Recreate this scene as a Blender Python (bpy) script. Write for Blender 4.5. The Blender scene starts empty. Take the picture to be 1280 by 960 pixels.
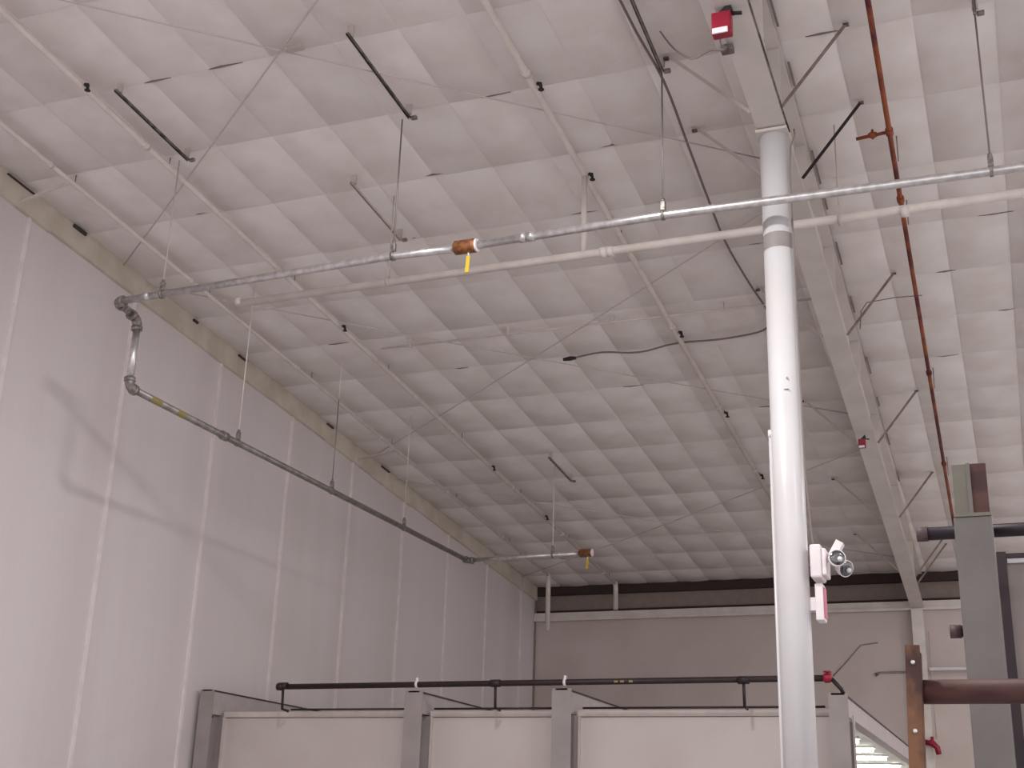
import bpy, math, random
from math import sin, cos, radians, pi, sqrt, atan
from mathutils import Vector, Matrix
random.seed(7)
scene = bpy.context.scene
col = scene.collection

# ---------------------------------------------------------------- camera
# metres; X runs along the back wall, Y into the building, Z up
PITCH, YAW, ROLL, FPX = radians(19.5), radians(21.9), radians(1.88), 1600.0
fw = Vector((-sin(YAW)*cos(PITCH), cos(YAW)*cos(PITCH), sin(PITCH)))
rt = Vector((cos(YAW), sin(YAW), 0.0))
up = rt.cross(fw)
cx = rt*cos(ROLL) + up*sin(ROLL)
cy = up*cos(ROLL) - rt*sin(ROLL)
cam_data = bpy.data.cameras.new('camera')
cam_data.sensor_fit = 'HORIZONTAL'
cam_data.sensor_width = 36.0
cam_data.lens = FPX/1280.0*36.0
cam_data.clip_end = 200
cam = bpy.data.objects.new('camera', cam_data)
EYE = Vector((0, 0, 1.6))
mw = Matrix((cx, cy, -fw)).transposed().to_4x4()
mw.translation = EYE
cam.matrix_world = mw
col.objects.link(cam)
scene.camera = cam

def proj(p):
    d = Vector(p) - EYE
    z = d.dot(fw)
    if z < .1: return (-9999, -9999)
    return (640 + FPX*d.dot(cx)/z, 480 - FPX*d.dot(cy)/z)

# ---------------------------------------------------------------- world, lamps, exposure
scene.view_settings.view_transform = 'Standard'
scene.view_settings.look = 'None'
scene.view_settings.gamma = 1.0
scene.view_settings.use_curve_mapping = False
scene.view_settings.exposure = 0.34
world = bpy.data.worlds.new('hall_ambient')
scene.world = world
world.use_nodes = True
bg = world.node_tree.nodes['Background']
bg.inputs['Color'].default_value = (1.0, 0.965, 0.975, 1)
bg.inputs['Strength'].default_value = 0.95

def high_bay(loc, watts, size=.6, spread=180):
    l = bpy.data.lights.new('high_bay_lamp', 'AREA')
    l.shape = 'DISK'; l.size = size; l.energy = watts; l.color = (1.0, .97, .965); l.spread = radians(spread)
    o = bpy.data.objects.new('high_bay_lamp', l)
    o.location = loc
    col.objects.link(o)
high_bay((-3.3, 6.7, 7.75), 230)
high_bay((4.2, 6.2, 7.75), 130)
high_bay((-3.3, -1.5, 8.3), 130)
high_bay((4.2, -1.5, 8.3), 130)
high_bay((4.2, 15.0, 7.1), 120)
high_bay((3.6, 21.5, 6.6), 160)  # extra unseen lamp, added to brighten the right bay of the back wall

# ---------------------------------------------------------------- helpers
def lin(c):
    return tuple(((v/255)/12.92 if v/255 <= .04045 else ((v/255+.055)/1.055)**2.4) for v in c)

MATS = {}
def mat(name, c, rough=.6, metal=0.0, c2=None, scale=6.0, bump=0.0, bscale=None, stretch=None, emit=None, detail=4.0, lo=.38, hi=.62, spec=.5):
    m = bpy.data.materials.new(name); m.use_nodes = True
    nt = m.node_tree; b = nt.nodes['Principled BSDF']
    b.inputs['Roughness'].default_value = rough
    b.inputs['Metallic'].default_value = metal
    b.inputs['Specular IOR Level'].default_value = spec
    a = lin(c)
    tc = nt.nodes.new('ShaderNodeTexCoord')
    mp = nt.nodes.new('ShaderNodeMapping')
    if stretch: mp.inputs['Scale'].default_value = stretch
    nt.links.new(tc.outputs['Object'], mp.inputs['Vector'])
    n = nt.nodes.new('ShaderNodeTexNoise')
    n.inputs['Scale'].default_value = scale; n.inputs['Detail'].default_value = detail
    nt.links.new(mp.outputs['Vector'], n.inputs['Vector'])
    r = nt.nodes.new('ShaderNodeValToRGB')
    d = lin(c2) if c2 else tuple(v*.9 for v in a)
    r.color_ramp.elements[0].position = lo; r.color_ramp.elements[0].color = (*d, 1)
    r.color_ramp.elements[1].position = hi; r.color_ramp.elements[1].color = (*a, 1)
    nt.links.new(n.outputs['Fac'], r.inputs['Fac'])
    nt.links.new(r.outputs['Color'], b.inputs['Base Color'])
    if bump:
        n2 = nt.nodes.new('ShaderNodeTexNoise')
        n2.inputs['Scale'].default_value = bscale or scale*3
        n2.inputs['Detail'].default_value = 5
        nt.links.new(mp.outputs['Vector'], n2.inputs['Vector'])
        bp = nt.nodes.new('ShaderNodeBump'); bp.inputs['Strength'].default_value = bump; bp.inputs['Distance'].default_value = .02
        nt.links.new(n2.outputs['Fac'], bp.inputs['Height'])
        nt.links.new(bp.outputs['Normal'], b.inputs['Normal'])
    if emit:
        b.inputs['Emission Color'].default_value = (*emit[0], 1)
        b.inputs['Emission Strength'].default_value = emit[1]
    MATS[name] = m
    return m

mat('insulation', (237, 231, 229), .62, c2=(229, 221, 217), scale=2.2, bump=.4, bscale=5, spec=.35)
mat('ceiling_back', (196, 186, 182), .9)
mat('wall_panel', (216, 207, 208), .55, c2=(210, 200, 201), scale=1.3, bump=.12, bscale=30, stretch=(1, 1, .06))
mat('batten', (232, 222, 222), .5)
mat('band', (206, 196, 184), .7, c2=(192, 181, 166), scale=3, bump=.2)
mat('gap_black', (70, 62, 56), .95)
mat('back_wall', (206, 192, 188), .65, c2=(198, 184, 178), scale=.8)
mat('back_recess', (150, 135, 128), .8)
mat('eave_dark', (62, 48, 46), .85)
mat('white_steel', (224, 216, 210), .45, c2=(212, 202, 194), scale=3)
mat('rafter_paint', (212, 204, 199), .5, c2=(203, 195, 189), scale=2.5)
mat('column_paint', (216, 215, 216), .32, c2=(212, 209, 210), scale=2)
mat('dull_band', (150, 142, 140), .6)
mat('white_pipe', (220, 211, 205), .5, c2=(210, 200, 193), scale=5)
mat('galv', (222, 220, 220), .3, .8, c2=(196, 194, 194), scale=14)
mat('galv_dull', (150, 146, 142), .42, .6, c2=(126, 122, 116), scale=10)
mat('galv_fitting', (158, 152, 146), .5, .6, c2=(118, 112, 106), scale=30)
mat('zinc_rod', (150, 146, 142), .45, .6)
mat('strut', (134, 127, 122), .5, .6, c2=(80, 76, 74), scale=12)
mat('strut_pale', (196, 184, 176), .6)
mat('bronze', (150, 98, 58), .5, .35, c2=(110, 66, 40), scale=25)
mat('yellow', (206, 176, 52), .5)
mat('yellow_tape', (150, 136, 88), .6)
mat('white_plastic', (240, 232, 234), .4)
mat('lens', (120, 120, 122), .15, .9)
mat('red_plastic', (150, 22, 50), .4, c2=(138, 18, 44))
mat('sign_red', (206, 110, 134), .5)
mat('dark_metal', (46, 42, 44), .55, .3)
mat('cable', (128, 116, 112), .6)
mat('crease', (202, 192, 188), .6)
mat('thin_wire', (132, 120, 116), .7)
mat('brace_steel', (150, 138, 130), .5, .3, c2=(128, 116, 108), scale=10)
mat('black_steel', (30, 24, 26), .6)
mat('rust_pipe', (150, 78, 44), .7, .1, c2=(92, 32, 34), scale=2.2, stretch=(2, 1, 2), lo=.42, hi=.6)
mat('booth_post', (158, 149, 148), .5, c2=(149, 140, 138), scale=3)
mat('booth_panel', (200, 190, 185), .5, c2=(194, 183, 178), scale=1.2)
mat('booth_rail', (206, 194, 188), .5)
mat('booth_beam', (176, 166, 166), .55)
mat('black_pipe', (50, 34, 38), .5, .2, c2=(38, 28, 32), scale=12)
mat('booth_ceiling', (236, 236, 228), .6)
mat('tube_lit', (255, 255, 250), .4, emit=((1, .99, .93), 14.0))
mat('rack_grey', (116, 111, 108), .5, c2=(108, 103, 100), scale=4)
mat('rack_olive', (118, 114, 102), .5)
mat('dark_pipe', (46, 36, 44), .5, .2)
mat('pipe_cap', (92, 72, 76), .6)
mat('rust_post', (128, 90, 66), .75, c2=(74, 50, 46), scale=9, stretch=(1, 1, .5), lo=.42, hi=.6, bump=.3)
mat('rust_bar_and_shade', (98, 66, 60), .6, .1, c2=(70, 42, 42), scale=8, stretch=(.3, 1, 1))
mat('bolt_bright', (220, 214, 208), .25, .8)
mat('cabinet', (146, 136, 132), .55)
mat('cabinet_edge', (52, 40, 46), .6)
mat('concrete', (178, 174, 174), .55, c2=(166, 162, 162), scale=.6, bump=.1)

def vary_panels(m):
    nt = m.node_tree; b = nt.nodes['Principled BSDF']
    oi = nt.nodes.new('ShaderNodeObjectInfo')
    mul = nt.nodes.new('ShaderNodeVectorMath'); mul.operation = 'SCALE'; mul.inputs[0].default_value = (37, 53, 11)
    nt.links.new(oi.outputs['Random'], mul.inputs['Scale'])
    mp = [n for n in nt.nodes if n.type == 'MAPPING'][0]
    nt.links.new(mul.outputs['Vector'], mp.inputs['Location'])
    rng = nt.nodes.new('ShaderNodeMapRange'); rng.inputs['To Min'].default_value = .93; rng.inputs['To Max'].default_value = 1.03
    nt.links.new(oi.outputs['Random'], rng.inputs['Value'])
    hs = nt.nodes.new('ShaderNodeHueSaturation')
    ramp = [n for n in nt.nodes if n.type == 'VALTORGB'][0]
    nt.links.new(ramp.outputs['Color'], hs.inputs['Color']); nt.links.new(rng.outputs['Result'], hs.inputs['Value'])
    nt.links.new(hs.outputs['Color'], b.inputs['Base Color'])
vary_panels(MATS['insulation'])

class MB:
    """collects geometry for ONE mesh object"""
    def __init__(s): s.v = []; s.f = []; s.sm = []
    def add(s, vs, fs, smooth=False):
        o = len(s.v); s.v += [tuple(p) for p in vs]
        s.f += [tuple(i+o for i in f) for f in fs]; s.sm += [smooth]*len(fs)
    def box(s, x0, x1, y0, y1, z0, z1):
        vs = [(x, y, z) for z in (z0, z1) for y in (y0, y1) for x in (x0, x1)]
        s.add(vs, [(0,2,3,1), (4,5,7,6), (0,1,5,4), (2,6,7,3), (0,4,6,2), (1,3,7,5)])
        return s
    def bar(s, p, q, w, h, upv=(0, 0, 1)):
        """rectangular bar from p to q, w across, h along upv"""
        p, q = Vector(p), Vector(q); d = (q-p).normalized(); u = Vector(upv)
        if abs(d.dot(u)) > .98: u = Vector((0, 1, 0))
        a = d.cross(u).normalized()*w/2; b = a.cross(d).normalized()*h/2
        vs = [e+sa*a+sb*b for e in (p, q) for sa, sb in ((-1,-1), (1,-1), (1,1), (-1,1))]
        s.add(vs, [(0,1,2,3), (7,6,5,4), (0,4,5,1), (1,5,6,2), (2,6,7,3), (3,7,4,0)])
        return s
    def tube(s, pts, r, seg=12, caps=True):
        pts = [Vector(p) for p in pts]; n = len(pts); rs = r if isinstance(r, (list, tuple)) else [r]*n
        vs = []; ref = None
        for i, p in enumerate(pts):
            d = ((pts[i]-pts[i-1]).normalized() if i else Vector()) + ((pts[i+1]-pts[i]).normalized() if i < n-1 else Vector())
            if d.length < 1e-6: d = pts[i]-pts[i-1]
            d.normalize()
            if ref is None:
                ref = Vector((0, 0, 1)) if abs(d.z) < .9 else Vector((1, 0, 0))
            a = (ref - d*ref.dot(d)).normalized(); ref = a; b = d.cross(a)
            vs += [p + rs[i]*(cos(2*pi*k/seg)*a + sin(2*pi*k/seg)*b) for k in range(seg)]
        fs = [(i*seg+k, i*seg+(k+1) % seg, (i+1)*seg+(k+1) % seg, (i+1)*seg+k) for i in range(n-1) for k in range(seg)]
        s.add(vs, fs, True)
        if caps:
            o = len(s.v)-n*seg
            s.f += [tuple(o+k for k in reversed(range(seg))), tuple(o+(n-1)*seg+k for k in range(seg))]; s.sm += [False, False]
        return s
    def sphere(s, c, r, seg=12, rings=8, sc=(1, 1, 1)):
        c = Vector(c); vs = [c+Vector((0, 0, r*sc[2]))]
        for i in range(1, rings):
            t = pi*i/rings
            vs += [c+Vector((r*sc[0]*sin(t)*cos(2*pi*k/seg), r*sc[1]*sin(t)*sin(2*pi*k/seg), r*sc[2]*cos(t))) for k in range(seg)]
        vs.append(c-Vector((0, 0, r*sc[2]))); e = len(vs)-1
        fs = [(0, 1+k, 1+(k+1) % seg) for k in range(seg)]
        for i in range(rings-2):
            fs += [(1+i*seg+k, 1+(i+1)*seg+k, 1+(i+1)*seg+(k+1) % seg, 1+i*seg+(k+1) % seg) for k in range(seg)]
        fs += [(1+(rings-2)*seg+(k+1) % seg, 1+(rings-2)*seg+k, e) for k in range(seg)]
        s.add(vs, fs, True)
        return s
    def mesh(s, name, m, bevel=0):
        me = bpy.data.meshes.new(name); me.from_pydata(s.v, [], s.f)
        me.polygons.foreach_set('use_smooth', s.sm); me.materials.append(MATS[m]); me.update()
        return me
    def build(s, name, m, parent=None, bevel=0, smooth_bevel=2):
        o = bpy.data.objects.new(name, s.mesh(name, m)); col.objects.link(o)
        if parent is not None:
            o.parent = parent
            o.matrix_parent_inverse = Matrix.Translation(-Vector(parent.location))
        if bevel:
            b = o.modifiers.new('edge', 'BEVEL'); b.width = bevel; b.segments = smooth_bevel; b.limit_method = 'ANGLE'; b.angle_limit = radians(50)
        return o

def tag(o, label, cat=None, group=None, kind=None):
    o['label'] = label
    if cat: o['category'] = cat
    if group: o['group'] = group
    if kind: o['kind'] = kind
    return o

def thing(name, loc, label, cat, group=None):
    e = bpy.data.objects.new(name, None); e.location = loc; e.empty_display_size = .1
    col.objects.link(e)
    return tag(e, label, cat, group)

def smooth(pts, n=4):
    pts = [Vector(p) for p in pts]; out = []
    for i in range(len(pts)-1):
        p0, p1, p2, p3 = pts[max(i-1, 0)], pts[i], pts[i+1], pts[min(i+2, len(pts)-1)]
        for k in range(n):
            t = k/n
            out.append(.5*((2*p1)+(p2-p0)*t+(2*p0-5*p1+4*p2-p3)*t*t+(3*p1-p0-3*p2+p3)*t**3))
    return out+[pts[-1]]

def arc(c, a, b, r, n=6):
    """fillet points for an elbow: corner c, arms towards a and b"""
    c = Vector(c); u = (Vector(a)-c).normalized(); w = (Vector(b)-c).normalized()
    p, q = c+u*r, c+w*r
    return [(1-t)**2*p + 2*t*(1-t)*c + t*t*q for t in [i/n for i in range(n+1)]]

# ---------------------------------------------------------------- the setting
SL = 1/11.5
def zc(y): return 9.07 - SL*y          # roof liner height
XW = -9.8                               # left wall face
YB = 26.2                               # back wall face
Y0, XR = -6.0, 10.0

fl = MB().box(XW-.3, XR, Y0, YB+.5, -.2, 0).build('floor', 'concrete'); tag(fl, 'grey concrete hall floor', kind='structure')

# roof liner: backing sheet + quilted insulation panels
cb = MB()
cb.add([(XW-.3, Y0, zc(Y0)+.03), (XR, Y0, zc(Y0)+.03), (XR, YB+.4, zc(YB+.4)+.03), (XW-.3, YB+.4, zc(YB+.4)+.03),
        (XW-.3, Y0, zc(Y0)+.13), (XR, Y0, zc(Y0)+.13), (XR, YB+.4, zc(YB+.4)+.13), (XW-.3, YB+.4, zc(YB+.4)+.13)],
       [(0,3,2,1), (4,5,6,7), (0,1,5,4), (1,2,6,5), (2,3,7,6), (3,0,4,7)])
ceiling = cb.build('ceiling', 'ceiling_back'); tag(ceiling, 'sloping ceiling lined with white quilted insulation', kind='structure')

PW, PD = .655, 1.12
def pillow(h, seed):
    rnd = random.Random(seed); N = 4; vs = []; fs = []
    ex = [-.5, -.46, 0, .46, .5]; ey = [-.5, -.472, 0, .472, .5]
    sk = rnd.uniform(-.12, .12); sy = rnd.uniform(-.15, .15)
    for j in range(N+1):
        for i in range(N+1):
            u, v = ex[i], ey[j]
            e = (1-(2*u)**2)**.45 * (1-(2*v)**2)**.35 if abs(u) < .5 and abs(v) < .5 else 0
            z = -h*e*(1+sk*u*2+sy*v*2)
            if e: z += rnd.uniform(-.005, .005)
            if not e: z = .008
            vs.append((u*PW, v*PD, z))
    for j in range(N):
        for i in range(N):
            a = j*(N+1)+i; fs.append((a, a+N+1, a+N+2, a+1))
    return vs, fs
PILLOWS = []
for k in range(8):
    b = MB(); vs, fs = pillow(.014+.012*(k % 4)/3, 40+k); b.add(vs, fs, True); PILLOWS.append((b.mesh('insulation_panel', 'insulation'), vs, fs))
row0 = 8.56-PD*13
rows = [row0+PD*k for k in range(40) if row0+PD*(k+1) < YB+.35]
lx = [-4.64+PW*k for k in range(-8, 5)]
lx = [XW] + [x for x in lx if XW+.2 < x < -1.9] + [-1.6]
rx = [-1.6] + [-.36+.65*k for k in range(-1, 16)]
edges = [(a, b) for a, b in zip(lx[:-1], lx[1:])] + [(a, b) for a, b in zip(rx[:-1], rx[1:])]
rest = MB(); rest_n = 0; cells = []
for y in rows:
    for a, b in edges:
        if b > XR: continue
        yc_, xc_ = y+PD/2, (a+b)/2
        px = [proj((xx, yy, zc(yy))) for xx in (a, b) for yy in (y, y+PD)]
        vis = min(p[0] for p in px) < 1280 and max(p[0] for p in px) > 0 and min(p[1] for p in px) < 960 and max(p[1] for p in px) > 0 and y > 5
        cells.append((0 if vis else 1, yc_, xc_, b-a))
cells.sort()
tilt = -atan(SL)
for n_, (hid, yc_, xc_, w) in enumerate(cells):
    me, vs, fs = PILLOWS[random.randrange(8)]
    if not hid and n_ < 300:
        o = bpy.data.objects.new('insulation_panel', me); col.objects.link(o)
        o.location = (xc_, yc_, zc(yc_)); o.rotation_euler = (tilt, 0, 0); o.scale = (w/PW, 1.0/cos(tilt), 1)
        o.parent = ceiling
    else:
        rest.add([(xc_+p[0]*w/PW, yc_+p[1], zc(yc_+p[1])+p[2]) for p in vs], fs, True)
for x0, x1, y in ((-3.62, -3.05, 10.76), (-6.62, -6.25, 8.56), (-7.35, -7.05, 8.56), (-4.3, -4.0, 9.68), (-5.4, -5.15, 10.76), (-4.2, -3.75, 11.88), (-6.1, -5.95, 11.88),
                  (-8.3, -8.05, 10.76), (-3.3, -2.9, 11.88), (-2.5, -2.1, 13.0), (-.9, -.55, 11.88), (.0, .35, 13.04), (-.5, -.3, 14.16), (.12, .3, 15.28), (-.7, -.4, 16.4), (-1.25, -.95, 9.68), (-7.0, -6.8, 15.28), (-4.9, -4.6, 16.4), (-3.2, -2.8, 17.52), (-8.4, -8.1, 14.16)):
    MB().tube([(x0, y, zc(y)+.004), (x0*.6+x1*.4, y-.012, zc(y)-.003), (x1, y, zc(y)+.004)], [.004, .011, .003], 6).build('seam_gap_shade', 'thin_wire', ceiling)  # dark slivers painting the shade inside open seam creases
ro = rest.build('insulation_panels', 'insulation', ceiling); ro['kind'] = 'stuff'

# left wall: tall liner panels with cover battens
wl = MB()
def sloped_slab(mb, x0, x1, y0, y1, z0, top):
    vs = [(x0, y0, z0), (x1, y0, z0), (x1, y1, z0), (x0, y1, z0), (x0, y0, top(y0)), (x1, y0, top(y0)), (x1, y1, top(y1)), (x0, y1, top(y1))]
    mb.add(vs, [(0,3,2,1), (4,5,6,7), (0,1,5,4), (1,2,6,5), (2,3,7,6), (3,0,4,7)])
sloped_slab(wl, XW-.25, XW-.05, Y0, YB+.4, 0, lambda y: zc(y))
wall_left = wl.build('wall_left', 'ceiling_back'); tag(wall_left, 'tall left wall of smooth white liner panels', kind='structure')
seams = [9.88+1.93*k for k in range(-8, 10)]
for a, b in zip(seams[:-1], seams[1:]):
    b = min(b, YB)
    if a >= YB: break
    m_ = MB(); y0, y1, t = a+.006, b-.006, lambda y: zc(y)-.3
    # slightly bowed front face
    for i in range(4):
        ya, yb = y0+(y1-y0)*i/4, y0+(y1-y0)*(i+1)/4
        xa, xb = [XW-.012+.014*sin(pi*(q-y0)/(y1-y0)) for q in (ya, yb)]
        vs = [(xa, ya, 0), (xb, yb, 0), (xb, yb, t(yb)), (xa, ya, t(ya)), (XW-.05, ya, 0), (XW-.05, yb, 0), (XW-.05, yb, t(yb)), (XW-.05, ya, t(ya))]
        m_.add(vs, [(0,1,2,3), (7,6,5,4), (3,2,6,7)])
    m_.build('liner_panel', 'wall_panel', wall_left)
    bt = MB(); sloped_slab(bt, XW-.03, XW+.014, a-.022, a+.022, 0, lambda y: zc(y)-.3); bt.build('batten', 'batten', wall_left)
# olive band closing the gap under the roof
bd = MB(); ys = [Y0, 0, 4] + [7+1.6*k for k in range(12)] + [YB]
for a, b in zip(ys[:-1], ys[1:]):
    j = .012*sin(a*5.1)
    vs = [(XW-.02, a, zc(a)-.31+j), (XW+.035, a, zc(a)-.30+j), (XW+.035, a, zc(a)+.02), (XW-.02, a, zc(a)+.02),
          (XW-.02, b, zc(b)-.31+j), (XW+.035, b, zc(b)-.30+j), (XW+.035, b, zc(b)+.02), (XW-.02, b, zc(b)+.02)]
    bd.add(vs, [(0,1,2,3), (7,6,5,4), (0,4,5,1), (1,5,6,2), (3,2,6,7)])
band = bd.build('trim_1', 'band'); tag(band, 'olive beige band along the top of the left wall', kind='structure')
for a, b, dz, h in ((9.42, 9.86, .01, .012), (10.52, 10.74, .01, .035), (12.95, 13.05, .02, .03), (14.05, 14.25, .02, .025), (16.6, 16.8, .01, .02), (18.5, 18.8, .01, .02)):
    MB().bar((XW+.045, a, zc(a)-dz-.03), (XW+.045, b, zc(b)-dz-.03), .03, h).build('open_gap', 'gap_black', band)

# back wall
wb = MB().box(XW-.25, XR, YB, YB+.2, 0, 6.05).build('wall_back', 'back_wall'); tag(wb, 'far back wall in shadow under the eave', kind='structure')
MB().box(XW-.25, XR, YB+.12, YB+.3, 6.04, 6.85).build('recess_strip', 'back_recess', wb)
t2 = MB().box(XW, XR, YB-.10, YB+.12, 6.04, 6.20).box(XW, XR, YB-.14, YB-.10, 6.02, 6.07).build('trim_2', 'white_steel'); tag(t2, 'white eave girt across the back wall', kind='structure')
t3 = MB().box(XW, XR, YB-.02, YB+.12, 6.60, 6.79).build('trim_3', 'eave_dark'); tag(t3, 'eave strut under the roof edge, coloured dark as in shade', kind='structure')  # deep shadow under the roof is put into the strut's dark colour
t4 = MB().box(XW, XR, YB+.05, YB+.12, 6.23, 6.27).build('trim_4', 'eave_dark'); tag(t4, 'thin dark line above the eave girt', kind='structure')
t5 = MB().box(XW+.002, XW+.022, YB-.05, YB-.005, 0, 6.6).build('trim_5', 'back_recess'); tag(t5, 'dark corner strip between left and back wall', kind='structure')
# shallow ledge and skirting strip on the lit right hand bay of the back wall
lg = MB().box(-1.68, XR, YB-.22, YB, 4.85, 4.90).build('trim_6', 'column_paint'); tag(lg, 'white ledge on the bright bay of the back wall', kind='structure')

# ---------------------------------------------------------------- rafter, column
RX0, RX1 = -1.6, -1.82
def rx_at(y): return RX0 + (RX1-RX0)*max(0, (y-9.93))/(YB-9.93)
def rz(y): return 7.455 - SL*(y-9.93)      # underside of bottom flange
raf = thing('roof_rafter', (RX0, 9.93, rz(9.93)), 'white painted steel I-beam rafter running from the column to the back wall', 'beam')
def rafter_strip(name, x0, x1, zlo, zhi, m, ya=4.0, yb=YB-.02):
    mb = MB(); ys = [ya, 9.93, yb] if ya < 9.93 else [ya, yb]
    ring = []
    for y in ys:
        c = rx_at(y); base = rz(y)
        ring.append([(c+x0, y, base+zlo), (c+x1, y, base+zlo), (c+x1, y, base+zhi), (c+x0, y, base+zhi)])
    for r0, r1 in zip(ring[:-1], ring[1:]):
        mb.add(r0+r1, [(0,1,5,4), (1,2,6,5), (2,3,7,6), (3,0,4,7)])
    mb.add(ring[0], [(3,2,1,0)]); mb.add(ring[-1], [(0,1,2,3)])
    return mb.build(name, m, raf)
rafter_strip('bottom_flange', -.125, .125, 0, .02, 'rafter_paint')
rafter_strip('web', -.008, .008, .02, .72, 'rafter_paint')
rafter_strip('top_flange', -.125, .125, .70, .72, 'rafter_paint')
rafter_strip('flange_lip', .128, .142, .012, .024, 'strut', 4.0, 9.75)
for y in (8.9, 9.7, 11.2, 13.2, 15.6, 18.0, 21.0, 24.0):
    MB().box(rx_at(y)+.01, rx_at(y)+.115, y-.008, y+.008, rz(y)+.03, rz(y)+.70).build('stiffener', 'rafter_paint', raf)
for y in (9.25, 10.35, 11.9, 12.6, 13.6, 15.1, 16.2, 17.6, 18.6, 19.8):
    MB().tube([(rx_at(y)+.09, y, rz(y)+.018), (rx_at(y)+.09, y, rz(y)+.05)], .018, 6).build('bolt', 'dark_metal', raf)
# flange braces: thin angles from the bottom flange up to the purlins
for y in (9.57, 10.69, 13.99, 17.35, 20.57, 23.9, 24.35):
    c = rx_at(y); zt = zc(y)-.03
    dark = 'black_steel' if y == 10.69 else 'brace_steel'
    tx = -.9-.015*(y-9.5)
    MB().bar((c+.135, y, rz(y)+.03), (tx, y, zt), .03, .006).bar((c+.135, y-.015, rz(y)+.014), (tx, y-.015, zt-.016), .005, .03).build('flange_brace', dark, raf)
    MB().box(tx-.02, tx+.03, y-.02, y+.02, zt-.015, zt+.0).build('brace_clip', 'strut' if y < 20 else 'brace_steel', raf)
for y in (9.57, 10.69, 13.99, 17.35, 20.57, 23.5):
    c = rx_at(y); zt = zc(y)-.03; tx = -2.42-.012*(y-9.5)
    MB().bar((c-.13, y, rz(y)+.03), (tx, y, zt), .032, .007).bar((c-.13, y-.016, rz(y)+.014), (tx, y-.016, zt-.016), .006, .03).build('flange_brace', 'strut_pale', raf)
    MB().box(tx-.07, tx-.02, y-.018, y+.018, zt-.02, zt).build('brace_clip', 'strut', raf)
# torn dark gaps where the insulation meets the web
for y, l in ((8.9, .5), (9.9, .35), (11.3, .6), (12.1, .3), (13.1, .5), (14.4, .4), (16.1, .5), (17.4, .3), (18.7, .5), (20.4, .4)):
    MB().bar((rx_at(y)+.16, y, zc(y)-.055), (rx_at(y+l)+.16, y+l, zc(y+l)-.055), .02, .012).build('torn_seam', 'thin_wire', raf)

cp = thing('steel_column', (-1.6, 9.93, 0), 'round white steel column holding up the rafter', 'column')
MB().tube([(-1.6, 9.93, 0.012), (-1.6, 9.93, 7.43)], .125, 32).build('shaft', 'column_paint', cp)
MB().box(-1.735, -1.465, 9.78, 10.08, 7.43, 7.455).build('cap_plate', 'rafter_paint', cp)
MB().box(-1.8, -1.4, 9.73, 10.13, 0, .012).build('base_plate', 'column_paint', cp)
for sx in (-.17, .17):
    for sy in (-.17, .17):
        MB().tube([(-1.6+sx, 9.93+sy, .012), (-1.6+sx, 9.93+sy, .05)], .015, 6).build('anchor_bolt', 'dark_metal', cp)
MB().tube([(-1.6, 9.93, 6.335), (-1.6, 9.93, 6.475)], .1265, 32, False).build('pipe_shadow_band', 'dull_band', cp)['label'] = 'dull grey band painting the pipe shadow round the shaft'  # cast shadow of the galvanised pipe, put into colour as a band
MB().tube([(-1.728, 9.91, 0.02), (-1.728, 9.91, 4.72)], .014, 10).build('conduit', 'column_paint', cp)
MB().tube([(-1.728, 9.91, 4.70), (-1.728, 9.91, 4.76)], .018, 10).build('conduit_cap', 'white_plastic', cp)
MB().box(-1.585, -1.545, 9.80, 9.81, 5.06, 5.064).box(-1.562, -1.552, 9.80, 9.81, 5.15, 5.165).build('paint_scuff', 'dull_band', cp)
wire = tag(MB().tube([(-1.42, 9.90, 7.47), (-1.41, 9.87, 7.40), (-1.452, 9.86, 7.28), (-1.466, 9.86, 7.05), (-1.462, 9.86, 5.5), (-1.458, 9.86, 4.4), (-1.43, 9.88, 3.85), (-1.42, 9.89, 3.76)], .008, 8).build('wire', 'thin_wire'),
           'thin grey wire clipped down the right side of the round column', 'wire')

# twin head emergency light
el = thing('emergency_light', (-1.40, 9.93, 3.52), 'white emergency light with two round lamp heads on the column', 'emergency light')
MB().box(-1.445, -1.36, 9.80, 10.06, 3.53, 3.79).build('housing', 'white_plastic', el, .015)
MB().box(-1.362, -1.325, 9.82, 10.04, 3.55, 3.76).build('front_cover', 'white_plastic', el, .012)
def lamp_head(c, d):
    c = Vector(c); d = Vector(d).normalized()
    h = MB().tube([c-d*.06, c-d*.045, c-d*.01, c+d*.03], [.03, .05, .062, .066], 18).build('lamp_head', 'white_plastic', el)
    MB().tube([c+d*.028, c+d*.036, c+d*.040], [.060, .056, .03], 18).build('lens', 'lens', h)
    MB().sphere(c+d*.036+Vector((.016, 0, -.012)), .020, 10, 6).build('bulb', 'white_plastic', h)
    return h
lamp_head((-1.25, 9.84, 3.675), (.35, -.9, .05))
lamp_head((-1.215, 9.98, 3.63), (.6, -.6, -.35))
MB().bar((-1.33, 9.9, 3.68), (-1.23, 9.9, 3.67), .03, .03).build('swivel_arm', 'white_plastic', el)
MB().bar((-1.29, 9.93, 3.71), (-1.225, 9.93, 3.82), .06, .09, (0, 1, 0)).build('shade_flap', 'white_plastic', el)
ex = thing('exit_sign', (-1.40, 9.93, 3.21), 'thin white exit sign box seen edge-on below the emergency light', 'sign')
MB().box(-1.425, -1.365, 9.85, 10.01, 3.215, 3.495).build('casing', 'white_plastic', ex, .008)
MB().box(-1.366, -1.358, 9.865, 9.995, 3.24, 3.47).build('red_face', 'sign_red', ex)
MB().box(-1.48, -1.42, 9.91, 9.95, 3.3, 3.4).build('mounting_bracket', 'white_plastic', ex)

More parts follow.
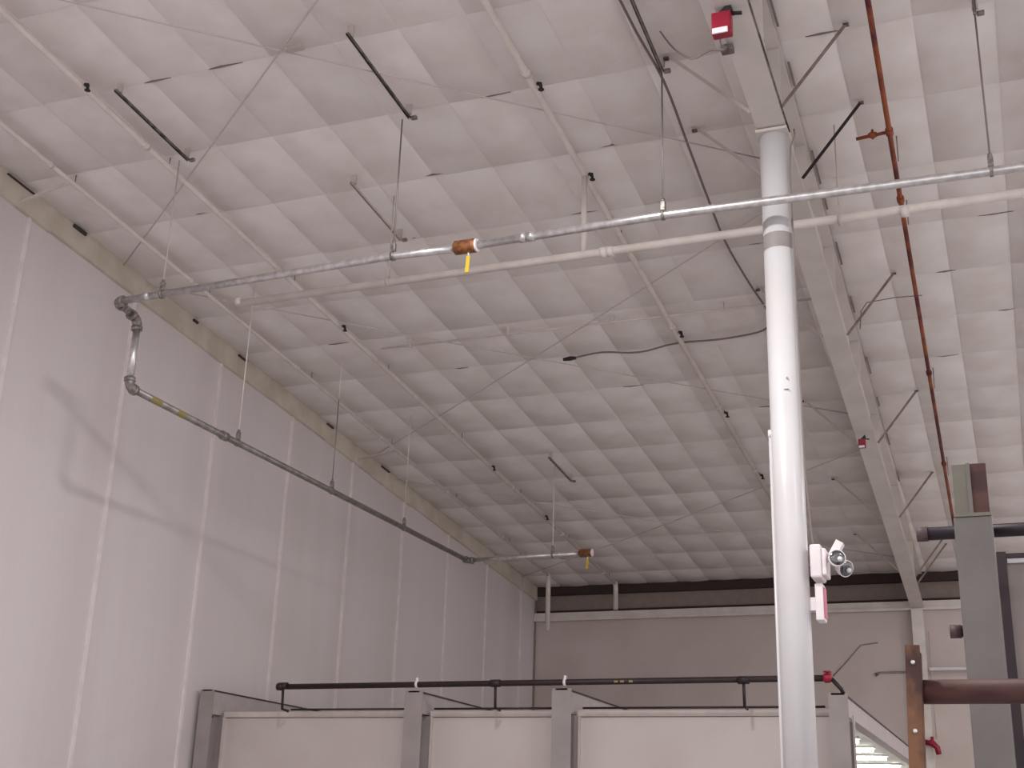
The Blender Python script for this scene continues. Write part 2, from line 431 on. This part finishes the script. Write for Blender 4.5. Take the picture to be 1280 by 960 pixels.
# red fire alarm sounders on the rafter
def sounder(c, s, label):
    c = Vector(c)
    t = thing('alarm_sounder', c-Vector((0, 0, .13*s)), label, 'alarm', 'red alarm sounders on the rafter')
    x, y, z = c
    MB().box(x-.085*s, x+.085*s, y-.05*s, y+.05*s, z-.11*s, z+.11*s).build('body', 'red_plastic', t, .012*s)
    MB().box(x-.075*s, x+.06*s, y-.066*s, y-.048*s, z-.115*s, z-.06*s).build('strobe_lens', 'white_plastic', t, .006*s)
    br = MB(); br.add([(x-.03*s, y-.03*s, z+.11*s), (x+.10*s, y-.03*s, z+.11*s), (x+.08*s, y-.03*s, z+.21*s), (x-.03*s, y+.05*s, z+.11*s), (x+.10*s, y+.05*s, z+.11*s), (x+.08*s, y+.05*s, z+.21*s)],
           [(0,1,2), (5,4,3), (0,3,4,1), (1,4,5,2), (2,5,3,0)])
    br.build('bracket', 'dark_metal', t)
    MB().bar((x+.06*s, y+.02*s, z+.12*s), (x+.17*s, y+.02*s, z+.10*s), .03*s, .02*s).build('mounting_arm', 'dark_metal', t)
    return t
sounder((-1.675, 8.2, 7.46), .88, 'large red alarm sounder with white lens above the round column')
sounder((-1.73, 16.9, 6.70), .56, 'small red alarm sounder far along the rafter')
jb = thing('junction_box', (-1.74, 8.6, 7.47), 'small dark junction box hanging below the large red alarm', 'junction box')
MB().box(-1.77, -1.67, 8.56, 8.64, 7.485, 7.54).build('box', 'strut', jb, .006)
MB().box(-1.72, -1.70, 8.59, 8.61, 7.54, rz(8.6)).build('stem', 'galv_fitting', jb)
MB().tube([(-1.70, 8.22, 7.37), (-1.715, 8.35, 7.36), (-1.705, 8.5, 7.46), (-1.72, 8.58, 7.51)], .006, 6).build('cable_tail', 'cable', jb)
MB().tube(smooth([(-1.77, 8.6, 7.51), (-1.86, 8.6, 7.53), (-2.01, 8.62, 7.50), (-2.2, 8.8, 7.75), (-2.42, 9.2, zc(9.2)-.04)]), .008, 6).build('side_cable', 'cable', jb)

# ---------------------------------------------------------------- sprinkler branch lines and main
def branch(x, y0, y1, r, heads, drop, label):
    t = thing('sprinkler_pipe', (x, y0, zc(y0)-.12), label, 'sprinkler pipe', 'white sprinkler branch lines')
    z = lambda y: zc(y)-.12
    MB().tube([(x, y0, z(y0)), (x, y1, z(y1))], r, 10).build('pipe', 'white_pipe', t)
    y = y0+1.1
    while y < y1:
        MB().tube([(x, y-.03, z(y-.03)), (x, y+.03, z(y+.03))], r+.010, 10).build('coupling', 'white_pipe', t)
        MB().tube([(x, y+.4, z(y+.4)), (x, y+.4, zc(y+.4)-.005)], .006, 6).build('pipe_hook', 'thin_wire', t)
        y += 2.6
    for h in heads:
        s = MB().tube([(x+.045, h, z(h)-.0), (x+.075, h, z(h)-.012), (x+.085, h, z(h)-.05)], [.018, .022, .014], 8).build('sprinkler_head', 'dark_metal', t)
        MB().tube([(x+.085, h, z(h)-.05), (x+.085, h, z(h)-.07), (x+.085, h, z(h)-.075)], [.012, .03, .03], 8).build('deflector', 'dark_metal', s)
    if drop:
        MB().tube([(x, y1, z(y1)), (x, y1+.05, z(y1)-.02), (x, y1+.06, z(y1)-.08), (x, y1+.06, z(y1)-drop)], .05, 10).build('end_drop', 'white_steel', t)
    return t
branch(-9.07, 3, 24.9, .026, (), 1.15, 'white sprinkler branch pipe nearest the left wall')
branch(-7.85, 3, 25.7, .030, (8.27, 13.47, 18.67, 21.25), .55, 'white sprinkler branch pipe second from the left wall')
branch(-3.70, 3, 25.9, .034, (9.47, 11.0, 14.67, 17.31, 19.91), 0, 'white sprinkler branch pipe nearest the round column')
branch(.62, 3, 25.9, .034, (11.6, 14.2, 16.8), 0, 'white sprinkler branch pipe at the right edge beyond the rusty pipe')

mn = thing('sprinkler_main', (-7.7, 11.0, 7.09), 'white sprinkler main crossing below the galvanised pipe', 'pipe')
MB().tube([(-7.72, 11, 7.07), (3.5, 11, 7.13)], .043, 16).build('pipe', 'white_pipe', mn)
for x in (-7.70, -3.49, -3.42, -.62, 1.4):
    MB().tube([(x-.035, 11, 7.09), (x+.035, 11, 7.09)], .055, 16).build('coupling', 'white_pipe', mn)
for x in (-3.70,):
    MB().tube([(x, 11, 7.1), (x, 11, zc(11)-.12)], .03, 10).build('riser', 'white_pipe', mn)
for x in (-5.87, -1.2, .55):
    MB().tube([(x, 11, 7.1), (x, 11, zc(11)-.01)], .007, 6).build('hanger_rod', 'strut_pale', mn)
    MB().tube([(x-.015, 11, 7.09), (x+.015, 11, 7.09)], .052, 16).build('hanger_ring', 'strut_pale', mn)
    MB().box(x-.012, x+.012, 10.98, 11.02, 7.14, 7.24).build('hanger_clip', 'strut_pale', mn)

cc = thing('cross_conduit', (-7.64, 14.25, zc(14.25)-.1), 'thin white conduit crossing the ceiling near the black cable', 'conduit')
MB().tube([(-7.64, 14.25, zc(14.25)-.1), (-1.65, 14.25, zc(14.25)-.1)], .017, 8).build('tube', 'white_pipe', cc)
for x in (-7.2, -5.8, -4.4, -3.0, -1.9):
    MB().box(x-.012, x+.012, 14.22, 14.28, zc(14.25)-.12, zc(14.25)-.005).build('clip', 'white_pipe', cc)

# ---------------------------------------------------------------- galvanised gas pipe
PY, PZ = 9.6, 6.635
gp = thing('galvanised_pipe', (-4.0, PY, PZ), 'long shiny galvanised pipe crossing in front of the column and bending along the left wall', 'pipe')
R = .037
MB().tube([(-8.12, PY, PZ-.055), (-5.1, PY, PZ+.012), (-4.47, PY, PZ-.005)], R, 18).build('pipe_run', 'galv', gp)
MB().tube([(-4.24, PY, PZ), (-2.5, PY, PZ+.03), (.13, PY, PZ), (3.6, PY, PZ-.02)], R, 18).build('pipe_run', 'galv', gp)
XG, ZG, YG = -8.2, 5.79, 18.74
MB().tube([(XG, 9.97, 6.42), (XG, 9.97, 5.86)], R, 18).build('pipe_run', 'galv', gp)
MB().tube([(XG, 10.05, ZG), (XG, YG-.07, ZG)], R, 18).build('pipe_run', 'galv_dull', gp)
MB().tube([(XG+.07, YG, ZG+.005), (-6.30, YG, ZG+.03)], R, 18).build('pipe_run', 'galv', gp)
def elbow(c, a, b, r=.085):
    pts = arc(c, a, b, r)
    e = MB().tube(pts, .050, 16).build('elbow', 'galv_fitting', gp)
    for p, q in ((pts[0], pts[1]), (pts[-1], pts[-2])):
        d = (q-p).normalized()
        MB().tube([p-d*.02, p+d*.022], .058, 16).build('collar', 'galv_fitting', e)
elbow((XG, PY, PZ-.06), (0, PY, PZ-.06), (XG, 20, PZ-.06), .08)
MB().tube([(XG, PY+.08, PZ-.06), (XG, 9.86, PZ-.08)], R+.004, 14).build('nipple', 'galv_fitting', gp)
elbow((XG, 9.97, 6.54), (XG, 0, 6.54), (XG, 9.97, 0), .11)
elbow((XG, 9.97, ZG), (XG, 9.97, 9), (XG, 30, ZG), .085)
elbow((XG, YG, ZG), (XG, 0, ZG), (0, YG, ZG), .08)
for y in (11.7,):
    MB().tube([(XG, y-.05, ZG), (XG, y+.05, ZG)], .052, 16).build('coupling', 'galv_fitting', gp)
for x in (-7.82, -3.72, -3.80):
    MB().tube([(x-.03, PY, PZ-.04 if x < -7 else PZ+.008), (x+.03, PY, PZ-.04 if x < -7 else PZ+.008)], .046, 16).build('coupling', 'galv', gp)
for y0, y1 in ((10.32, 10.50), (10.78, 10.92)):
    MB().tube([(XG, y0, ZG), (XG, y1, ZG)], R+.0012, 16, False).build('yellow_tape', 'yellow_tape', gp)
def valve(p, s=1.0):
    x, y, z = p
    v = MB().tube([(x-.115*s, y, z), (x-.105*s, y, z), (x-.10*s, y, z), (x+.09*s, y, z), (x+.105*s, y, z)], [.045*s, .060*s, .066*s, .066*s, .058*s], 10).build('valve_body', 'bronze', gp)
    MB().tube([(x+.095*s, y, z), (x+.118*s, y, z)], .061*s, 10).build('valve_nut', 'white_plastic', v)
    MB().tube([(x+.03*s, y, z-.05*s), (x+.03*s, y, z-.11*s)], .014*s, 8).build('stem', 'galv', v)
    MB().bar((x+.035*s, y-.01, z-.10*s), (x+.03*s, y-.02, z-.27*s), .036*s, .012*s, (0, 1, 0)).build('handle', 'yellow', v)
valve((-4.355, PY, PZ))
valve((-6.20, YG, ZG+.03), .95)

def hanger(name_lab, x, y, zp, ztop, m='zinc_rod', ring='galv_fitting', split=None):
    t = thing('pipe_hanger', (x, y, zp), name_lab, 'pipe hanger', 'rod hangers of the galvanised pipe')
    zm = min(ztop, split or ztop)
    MB().tube([(x, y, zp+.12), (x, y, zm)], .008, 8).build('rod', m, t)
    if zm < ztop: MB().tube([(x, y, zm), (x, y, ztop)], .007, 8).build('upper_rod', 'white_pipe', t)
    along_x = abs(y-PY) < .01 or abs(y-YG) < .01
    d = Vector((.014, 0, 0)) if along_x else Vector((0, .014, 0))
    c = Vector((x, y, zp))
    MB().tube([c-d, c+d], .045, 16, True).build('ring', ring, t)
    MB().box(x-.022, x+.022, y-.022, y+.022, zp+.04, zp+.13).build('clevis', ring, t, .006)
    MB().tube([(x, y, zp+.13), (x, y, zp+.155)], .018, 6).build('nut', ring, t)
    return t
hanger('steel rod hanger of the shiny pipe at the far left corner', -7.65, PY, PZ-.045, zc(PY)-.14, 'strut_pale')
hanger('steel rod hanger of the shiny pipe left of the brown valve', -5.09, PY, PZ+.01, zc(PY)-.14)
hanger('steel rod hanger of the shiny pipe between brown valve and column', -2.515, PY, PZ+.03, zc(PY)-.14)
hanger('steel rod hanger of the shiny pipe at the right edge', .13, PY, PZ, zc(PY)-.14, 'thin_wire')
hanger('steel rod hanger of the wall run nearest the vertical drop', XG, 11.98, ZG, zc(11.98)-.14, 'white_pipe')
hanger('dark rod hanger midway along the wall run', XG, 14.21, ZG, zc(14.21)-.14, split=7.05)
hanger('steel rod hanger of the wall run near its far bend', XG, 16.37, ZG, zc(16.37)-.14, 'strut_pale', split=6.6)
hanger('steel rod hanger of the short far run with the capped valve', -6.75, YG, ZG+.02, zc(YG)-.14, 'white_pipe')

# struts screwed across the purlins that carry the hangers
def strut(x, y0, y1, label, m='strut', dbl=False, w=.022):
    t = thing('support_strut', (x, y0, zc(y0)-.1), label, 'strut', 'channel struts on the ceiling')
    z = lambda y: zc(y)-.125
    for sx in (-.5, .5):
        MB().bar((x+sx*w, y0, z(y0)), (x+sx*w, y1, z(y1)), .005, .026).build('channel_side', m, t)
    MB().bar((x, y0, z(y0)+.012), (x, y1, z(y1)+.012), w, .005).build('channel_back', 'strut_pale' if m != 'strut_pale' else m, t)
    for y in (y0+.06, y1-.04):
        MB().box(x-.02, x+.03, y-.015, y+.015, z(y)+.012, zc(y)-.005).build('clamp', 'strut_pale', t)
    MB().box(x+.015, x+.075, y1-.02, y1+.02, z(y1)-.02, z(y1)+.015).build('end_clamp', 'galv_fitting', t, .006)
    return t
strut(-7.57, 8.42, 9.64, 'grey channel strut on the ceiling nearest the left wall')
strut(-5.02, 8.33, 9.62, 'grey channel strut on the ceiling above the brown valve rod')
strut(-2.515, 7.3, 9.62, 'long grey channel strut on the ceiling left of the column')
strut(-6.11, 10.47, 11.69, 'pale channel strut on the ceiling just above the shiny pipe', 'strut_pale')
strut(-6.75, 18.47, 19.6, 'faint channel strut far back on the ceiling', 'brace_steel')
strut(.13, 8.3, 9.62, 'grey channel strut at the top right corner')

# black cable looping across the ceiling
ck = lambda x, y, o=.09: (x, y, zc(y)-o)
cb_ = thing('ceiling_cable', ck(-2.5, 11.7), 'dark cable running along the ceiling and looping left to a loose plug', 'cable')
MB().tube(smooth([ck(-2.66, 6), ck(-2.62, 8.7), ck(-2.54, 9.75, .12), ck(-2.58, 10.8), ck(-2.60, 11.7, .12), ck(-2.63, 12.7), ck(-2.56, 13.6, .12), ck(-2.50, 14.35), ck(-2.49, 14.6, .12), ck(-2.55, 14.83), ck(-2.72, 14.98),
           ck(-3.2, 15.02, .11), ck(-3.78, 15.04), ck(-4.3, 15.10, .13), ck(-4.8, 15.07), ck(-5.2, 15.09, .12)]), .013, 8).build('cable_run', 'cable', cb_)
MB().tube([ck(-5.16, 15.09, .12), ck(-5.24, 15.09, .12), ck(-5.34, 15.10, .12)], [.02, .032, .022], 10).build('plug', 'dark_metal', cb_)

# cross bracing rods under the insulation
def rod(a, b, label):
    pts = []
    for i in range(9):
        t = i/8; x = a[0]+(b[0]-a[0])*t; y = a[1]+(b[1]-a[1])*t
        pts.append((x, y, zc(y)-.085-.03*sin(pi*t)))
    return tag(MB().tube(pts, .0085, 6).build('brace_rod', 'crease'), label, 'brace rod', 'cross bracing rods under the roof')
for k, (yc_, w) in enumerate(((8.38, 'nearest'), (14.97, 'middle'), (22.05, 'farthest'))):
    h = 3.02
    rod((-9.7, yc_-h), (-1.75, yc_+h), 'thin brace rod of the %s roof cross, running away to the right' % w)
    rod((-9.7, yc_+h), (-1.75, yc_-h), 'thin brace rod of the %s roof cross, running away to the left' % w)
tag(MB().box(-5.66, -5.50, 8.36, 8.42, zc(8.4)-.13, zc(8.4)-.09).build('rod_clamp', 'strut_pale'), 'small pale clamp where the nearest brace rods cross', 'clamp')

# short stays between the left wall band and the branch pipe
for y, w in ((9.6, 'nearest the camera'), (17.6, 'far along the wall')):
    t = tag(MB().bar((XW+.03, y+.1, zc(y)-.22), (-9.07, y, zc(y)-.16), .03, .03).build('pipe_stay', 'white_pipe' if y < 12 else 'strut_pale'), 'short stay from wall band to branch pipe, ' + w, 'stay', 'stays of the branch pipe')

# ---------------------------------------------------------------- rusty red pipe right of the rafter
rp = thing('rusty_pipe', (-.68, 10.8, zc(10.8)-.3), 'rusty orange-red pipe running along the ceiling right of the rafter', 'pipe')
rxp = lambda y: -.66-.016*(y-9)
zp_ = lambda y: zc(y)-.3
MB().tube([(rxp(y), y, zp_(y)) for y in (5, 10.8, 16, 25.8)], .024, 14).build('pipe', 'rust_pipe', rp)
for y in (10.82, 12.0, 16.2, 19.5):
    MB().tube([(rxp(y), y-.04, zp_(y-.04)), (rxp(y), y+.04, zp_(y+.04))], .036, 12).build('coupling', 'rust_pipe', rp)
    MB().tube([(rxp(y)+.03, y+.5, zp_(y+.5)), (rxp(y)+.03, y+.5, zc(y+.5))], .006, 6).build('hanger', 'brace_steel', rp)
br_ = MB().tube([(rxp(10.8), 10.82, zp_(10.82)), (-.99, 10.84, zp_(10.82)-.01)], .016, 10).build('side_branch', 'rust_pipe', rp)
MB().tube([(-.80, 10.83, zp_(10.82)), (-.84, 10.83, zp_(10.82)), (-.88, 10.83, zp_(10.82))], [.02, .036, .02], 10).build('branch_valve', 'rust_pipe', br_)
MB().tube([(-.84, 10.83, zp_(10.82)-.04), (-.84, 10.83, zp_(10.82)+.055)], .012, 8).build('branch_stem', 'rust_pipe', br_)
tag(MB().tube([(-1.42, 14.45, zc(14.45)-.45), (-1.40, 14.5, zc(14.5)-.2), (-1.33, 14.52, zc(14.5)-.09), (-1.0, 14.5, zc(14.5)-.075), (-.7, 14.5, zc(14.5)-.085)], .007, 6).build('loose_wire', 'thin_wire'),
    'thin loose wire curling from the rafter onto the ceiling', 'wire')

# ---------------------------------------------------------------- booth below the back wall
BY = 14.0
booth = thing('spray_booth', (-5.7, BY, 0), 'white panelled booth with grey steel posts standing against the left wall', 'booth')
posts = [(-9.64, 3.24, 3.245, 2.95), (-6.75, 3.20, 3.20, 2.95), (-4.90, 3.21, 3.21, 2.95), (-1.84, 3.13, 3.13, 2.92)]
PB = BY+.30
for i, (x, zt, bt_, bb) in enumerate(posts):
    w = .115 if i in (1, 2) else .10
    p = MB().box(x-w, x+w, BY, BY+.016, 0, zt).build('post', 'booth_post', booth)
    MB().box(x-.008, x+.008, BY+.016, BY+.284, 0, zt).build('post_web', 'booth_post', p)
    MB().box(x-w, x+w, BY+.284, BY+.30, 0, zt-.27).build('post_flange', 'booth_post', p)
    MB().box(x+w, x+w+.022, BY+.26, BY+.30, 0, 2.925).build('edge_strip', 'booth_rail', p)
    MB().box(x+.02, x+w-.01, BY+.02, BY+.06, 2.90, 2.925).build('post_clip', 'dark_metal', p)
    b = MB().box(x-.06, x+.06, BY+.016, 23.0, bb, bt_-.018).build('roof_beam', 'booth_beam', booth)
    MB().box(x-.07, x+.07, BY+.0, 23.0, bt_-.018, bt_).build('beam_cap', 'cabinet_edge', b)
for (x0, _, _, _), (x1, _, _, _) in zip(posts[:-1], posts[1:]):
    MB().box(x0+.10, x1-.10, PB, PB+.05, 0, 2.92).build('front_panel', 'booth_panel', booth)
    MB().box(x0+.10, x1-.10, PB-.03, PB+.06, 2.925, 2.995).build('top_rail', 'booth_rail', booth, .008)
MB().box(-9.6, -1.92, PB+.06, 23.0, 2.93, 2.945).build('booth_ceiling', 'booth_ceiling', booth)
MB().box(-9.6, -1.80, 22.95, 23.0, 0, 2.93).build('rear_panel', 'booth_panel', booth)
for k, y in enumerate((17.1, 18.72, 20.4, 22.5)):
    w = ('nearest', 'second', 'third', 'farthest')[k]
    t = thing('strip_light', (-2.7, y, 2.86), 'lit fluorescent strip light under the booth roof, %s of four' % w, 'strip light', 'strip lights in the booth')
    MB().box(-3.4, -2.0, y-.11, y+.11, 2.90, 2.93).build('fixture', 'booth_ceiling', t)
    for dy in (-.05, .05):
        MB().tube([(-3.35, y+dy, 2.88), (-2.03, y+dy, 2.88)], .024, 10).build('tube', 'tube_lit', t)

ap = thing('black_pipe', (-5.3, 13.95, 3.25), 'black air pipe running along the top of the booth', 'pipe')
ZA, YA = 3.272, 13.97
MB().tube([(-8.56, YA, ZA-.01), (-1.97, YA, ZA+.01)], .034, 14).build('pipe', 'black_pipe', ap)
MB().tube([(-8.60, YA, ZA-.01), (-8.52, YA, ZA-.01)], .044, 14).build('end_elbow', 'black_pipe', ap)
for x in (-8.52, -5.70, -2.82):
    MB().tube([(x-.06, YA, ZA), (x+.06, YA, ZA)], .043, 14).build('tee', 'black_pipe', ap)
    MB().tube([(x, YA, ZA), (x, YA+.02, 3.0), (x, YA+.16, 2.985)], .017, 10).build('drop_pipe', 'black_pipe', ap)
for x in (-6.70, -4.85):
    MB().tube([(x-.015, YA, ZA), (x+.015, YA, ZA)], .042, 14).build('clamp', 'white_plastic', ap)
    MB().box(x-.012, x+.012, YA-.012, YA+.012, ZA+.03, ZA+.075).build('clamp_bolt', 'white_plastic', ap)
for x in (-4.24, -4.17, -4.07):
    MB().box(x-.022, x+.022, YA-.0352, YA-.033, ZA-.012, ZA+.010).build('yellow_mark', 'yellow_tape', ap)
tl = MB()
for a, b in ((-8.5, -6.9), (-6.55, -5.05), (-4.7, -2.0)):
    tl = MB().tube([(a, BY+.17, 3.008), (b, BY+.17, 3.008)], .012, 8); tl.build('thin_line', 'black_pipe', ap)
rv = thing('red_valve', (-1.93, YA, 3.25), 'small red valve at the right end of the black pipe', 'valve')
MB().tube([(-1.98, YA, ZA+.01), (-1.955, YA, ZA+.01), (-1.90, YA, ZA+.01), (-1.885, YA, ZA+.005)], [.035, .052, .05, .03], 12).build('body', 'red_plastic', rv)
MB().tube([(-1.93, YA-.01, ZA+.04), (-1.93, YA-.01, ZA+.075)], .016, 8).build('stem', 'red_plastic', rv)
MB().tube([(-1.93, YA-.01, ZA+.068), (-1.93, YA-.01, ZA+.08)], .045, 10).build('handwheel', 'red_plastic', rv)
MB().tube([(-1.89, YA, ZA), (-1.80, YA+.02, 3.17), (-1.78, YA+.06, 3.12)], .022, 10).build('tail_pipe', 'black_pipe', rv)

# ---------------------------------------------------------------- back wall fittings
bc = thing('wall_column', (-1.83, YB, 0), 'pale steel column on the back wall under the rafter end', 'column')
MB().box(-1.94, -1.72, YB-.20, YB-.185, 0, 6.02).build('flange', 'white_steel', bc)
MB().box(-1.838, -1.822, YB-.185, YB-.012, 0, 6.02).build('web', 'white_steel', bc)
MB().box(-1.94, -1.72, YB-.012, YB, 0, 6.02).build('rear_flange', 'white_steel', bc)
tag(MB().tube([(-3.55, YB-.015, 4.75), (-3.2, YB-.015, 5.1), (-2.95, YB-.015, 5.38), (-2.62, YB-.015, 5.42)], .009, 6).build('wall_wire', 'brace_steel'), 'thin wire rising across the back wall above the red valve', 'wire')
wc = tag(MB().tube([(-2.70, YB-.02, 4.80), (-2.62, YB-.02, 4.84), (-2.0, YB-.02, 4.85)], [.035, .02, .02], 8).build('wall_conduit', 'brace_steel'), 'short grey conduit stub on the back wall beside the column', 'conduit')
hv = thing('hydrant_valve', (-1.78, YB-.3, 3.4), 'red hose valve on the back wall beside the rusty post', 'valve')
MB().tube([(-1.86, YB-.30, 3.52), (-1.72, YB-.30, 3.50), (-1.64, YB-.30, 3.42), (-1.62, YB-.30, 3.30)], [.05, .06, .055, .05], 10).build('body', 'red_plastic', hv)
MB().tube([(-1.72, YB-.30, 3.50), (-1.72, YB-.30, 3.62)], .03, 8).build('stem', 'red_plastic', hv)
MB().tube([(-1.84, YB-.30, 3.52), (-1.84, YB-.202, 3.52)], .03, 8).build('inlet', 'red_plastic', hv)
MB().tube([(-1.655, YB-.10, 3.60), (-1.655, YB-.10, 5.6)], .010, 8).build('riser', 'strut_pale', hv)

# ---------------------------------------------------------------- foreground steel at the right edge
rk = thing('rack_column', (-.17, 7.0, 0), 'grey steel rack column with an open bracket on top', 'rack column')
MB().box(-.27, -.08, 6.92, 7.11, .015, 3.25).build('tube_post', 'rack_grey', rk, .008)
MB().box(-.32, -.03, 6.87, 7.16, 0, .015).build('foot_plate', 'rack_grey', rk)
MB().box(-.265, -.082, 6.915, 7.12, 3.25, 3.268).build('cap_plate', 'rack_olive', rk)
tb = MB().box(-.258, -.185, 6.93, 6.94, 3.268, 3.535).build('bracket_front', 'rack_olive', rk)
MB().box(-.187, -.168, 6.925, 6.975, 3.268, 3.54).build('bracket_web', 'rack_grey', rk)
MB().box(-.17, -.088, 6.965, 6.975, 3.268, 3.545).build('bracket_rear', 'rust_bar_and_shade', rk)  # dark brown puts the shade of the recess into this plate's colour

def dark_bar(x0, x1, y, z, r, label):
    t = thing('steel_pipe', (x0, y, z-r), label, 'pipe', 'dark pipes behind the rack column')
    MB().tube([(x0+.05, y, z), (x1, y, z)], r, 16).build('tube', 'dark_pipe', t)
    MB().tube([(x0, y, z), (x0+.058, y, z)], r+.005, 16).build('end_cap', 'pipe_cap', t)
dark_bar(-.475, .9, 7.17, 3.225, .036, 'dark steel pipe with a cap passing behind the top of the grey rack column')
dark_bar(-.345, -.12, 7.17, 2.695, .030, 'short dark pipe stub beside the middle of the grey rack column')
for sx in (.85,):
    MB().box(sx-.1, sx+.1, 7.10, 7.24, 0, 3.30).build('rack_column', 'rack_grey')
o = bpy.data.objects['rack_column.001']; tag(o, 'plain grey rack column without bracket at the far right end of the dark pipe', 'rack column')

cab = thing('machine_cabinet', (.4, 7.8, 0), 'grey machine cabinet with dark edge behind the rack column', 'cabinet')
MB().box(-.035, .95, 7.62, 8.4, 0, 3.17).build('body', 'cabinet', cab)
MB().box(-.10, -.035, 7.60, 8.4, 0, 3.20).build('dark_side', 'cabinet_edge', cab)
MB().box(-.045, .95, 7.605, 7.63, 3.165, 3.19).build('top_edge', 'cabinet_edge', cab)
MB().box(-.03, .95, 7.606, 7.62, 3.135, 3.16).build('top_rim', 'galv', cab)
MB().box(-.03, .95, 7.59, 7.62, 0, 2.19).build('lower_door', 'cabinet_edge', cab)

ps = thing('rusty_stand', (-.44, 5.5, 0), 'rusty brown angle post with a thick brown pipe crossbar', 'stand')
MB().bar((-.50, 5.5, 0), (-.415, 5.5, 2.39), .058, .007, (0, 1, 0)).build('post', 'rust_post', ps)
MB().bar((-.468, 5.53, 0), (-.388, 5.53, 2.36), .007, .06, (0, 1, 0)).build('post_return', 'rust_post', ps)
MB().tube([(-.395, 5.57, 2.21), (.9, 5.57, 2.21)], .049, 24).build('crossbar', 'rust_bar_and_shade', ps)
MB().bar((.88, 5.5, 0), (.88, 5.5, 2.39), .06, .06, (0, 1, 0)).build('post', 'rust_post', ps)
for z in (2.32, 2.05):
    x = -.50+.085*z/2.39
    MB().tube([(x, 5.498, z), (x, 5.488, z), (x, 5.484, z)], [.011, .010, .005], 8).build('bolt', 'bolt_bright', ps)
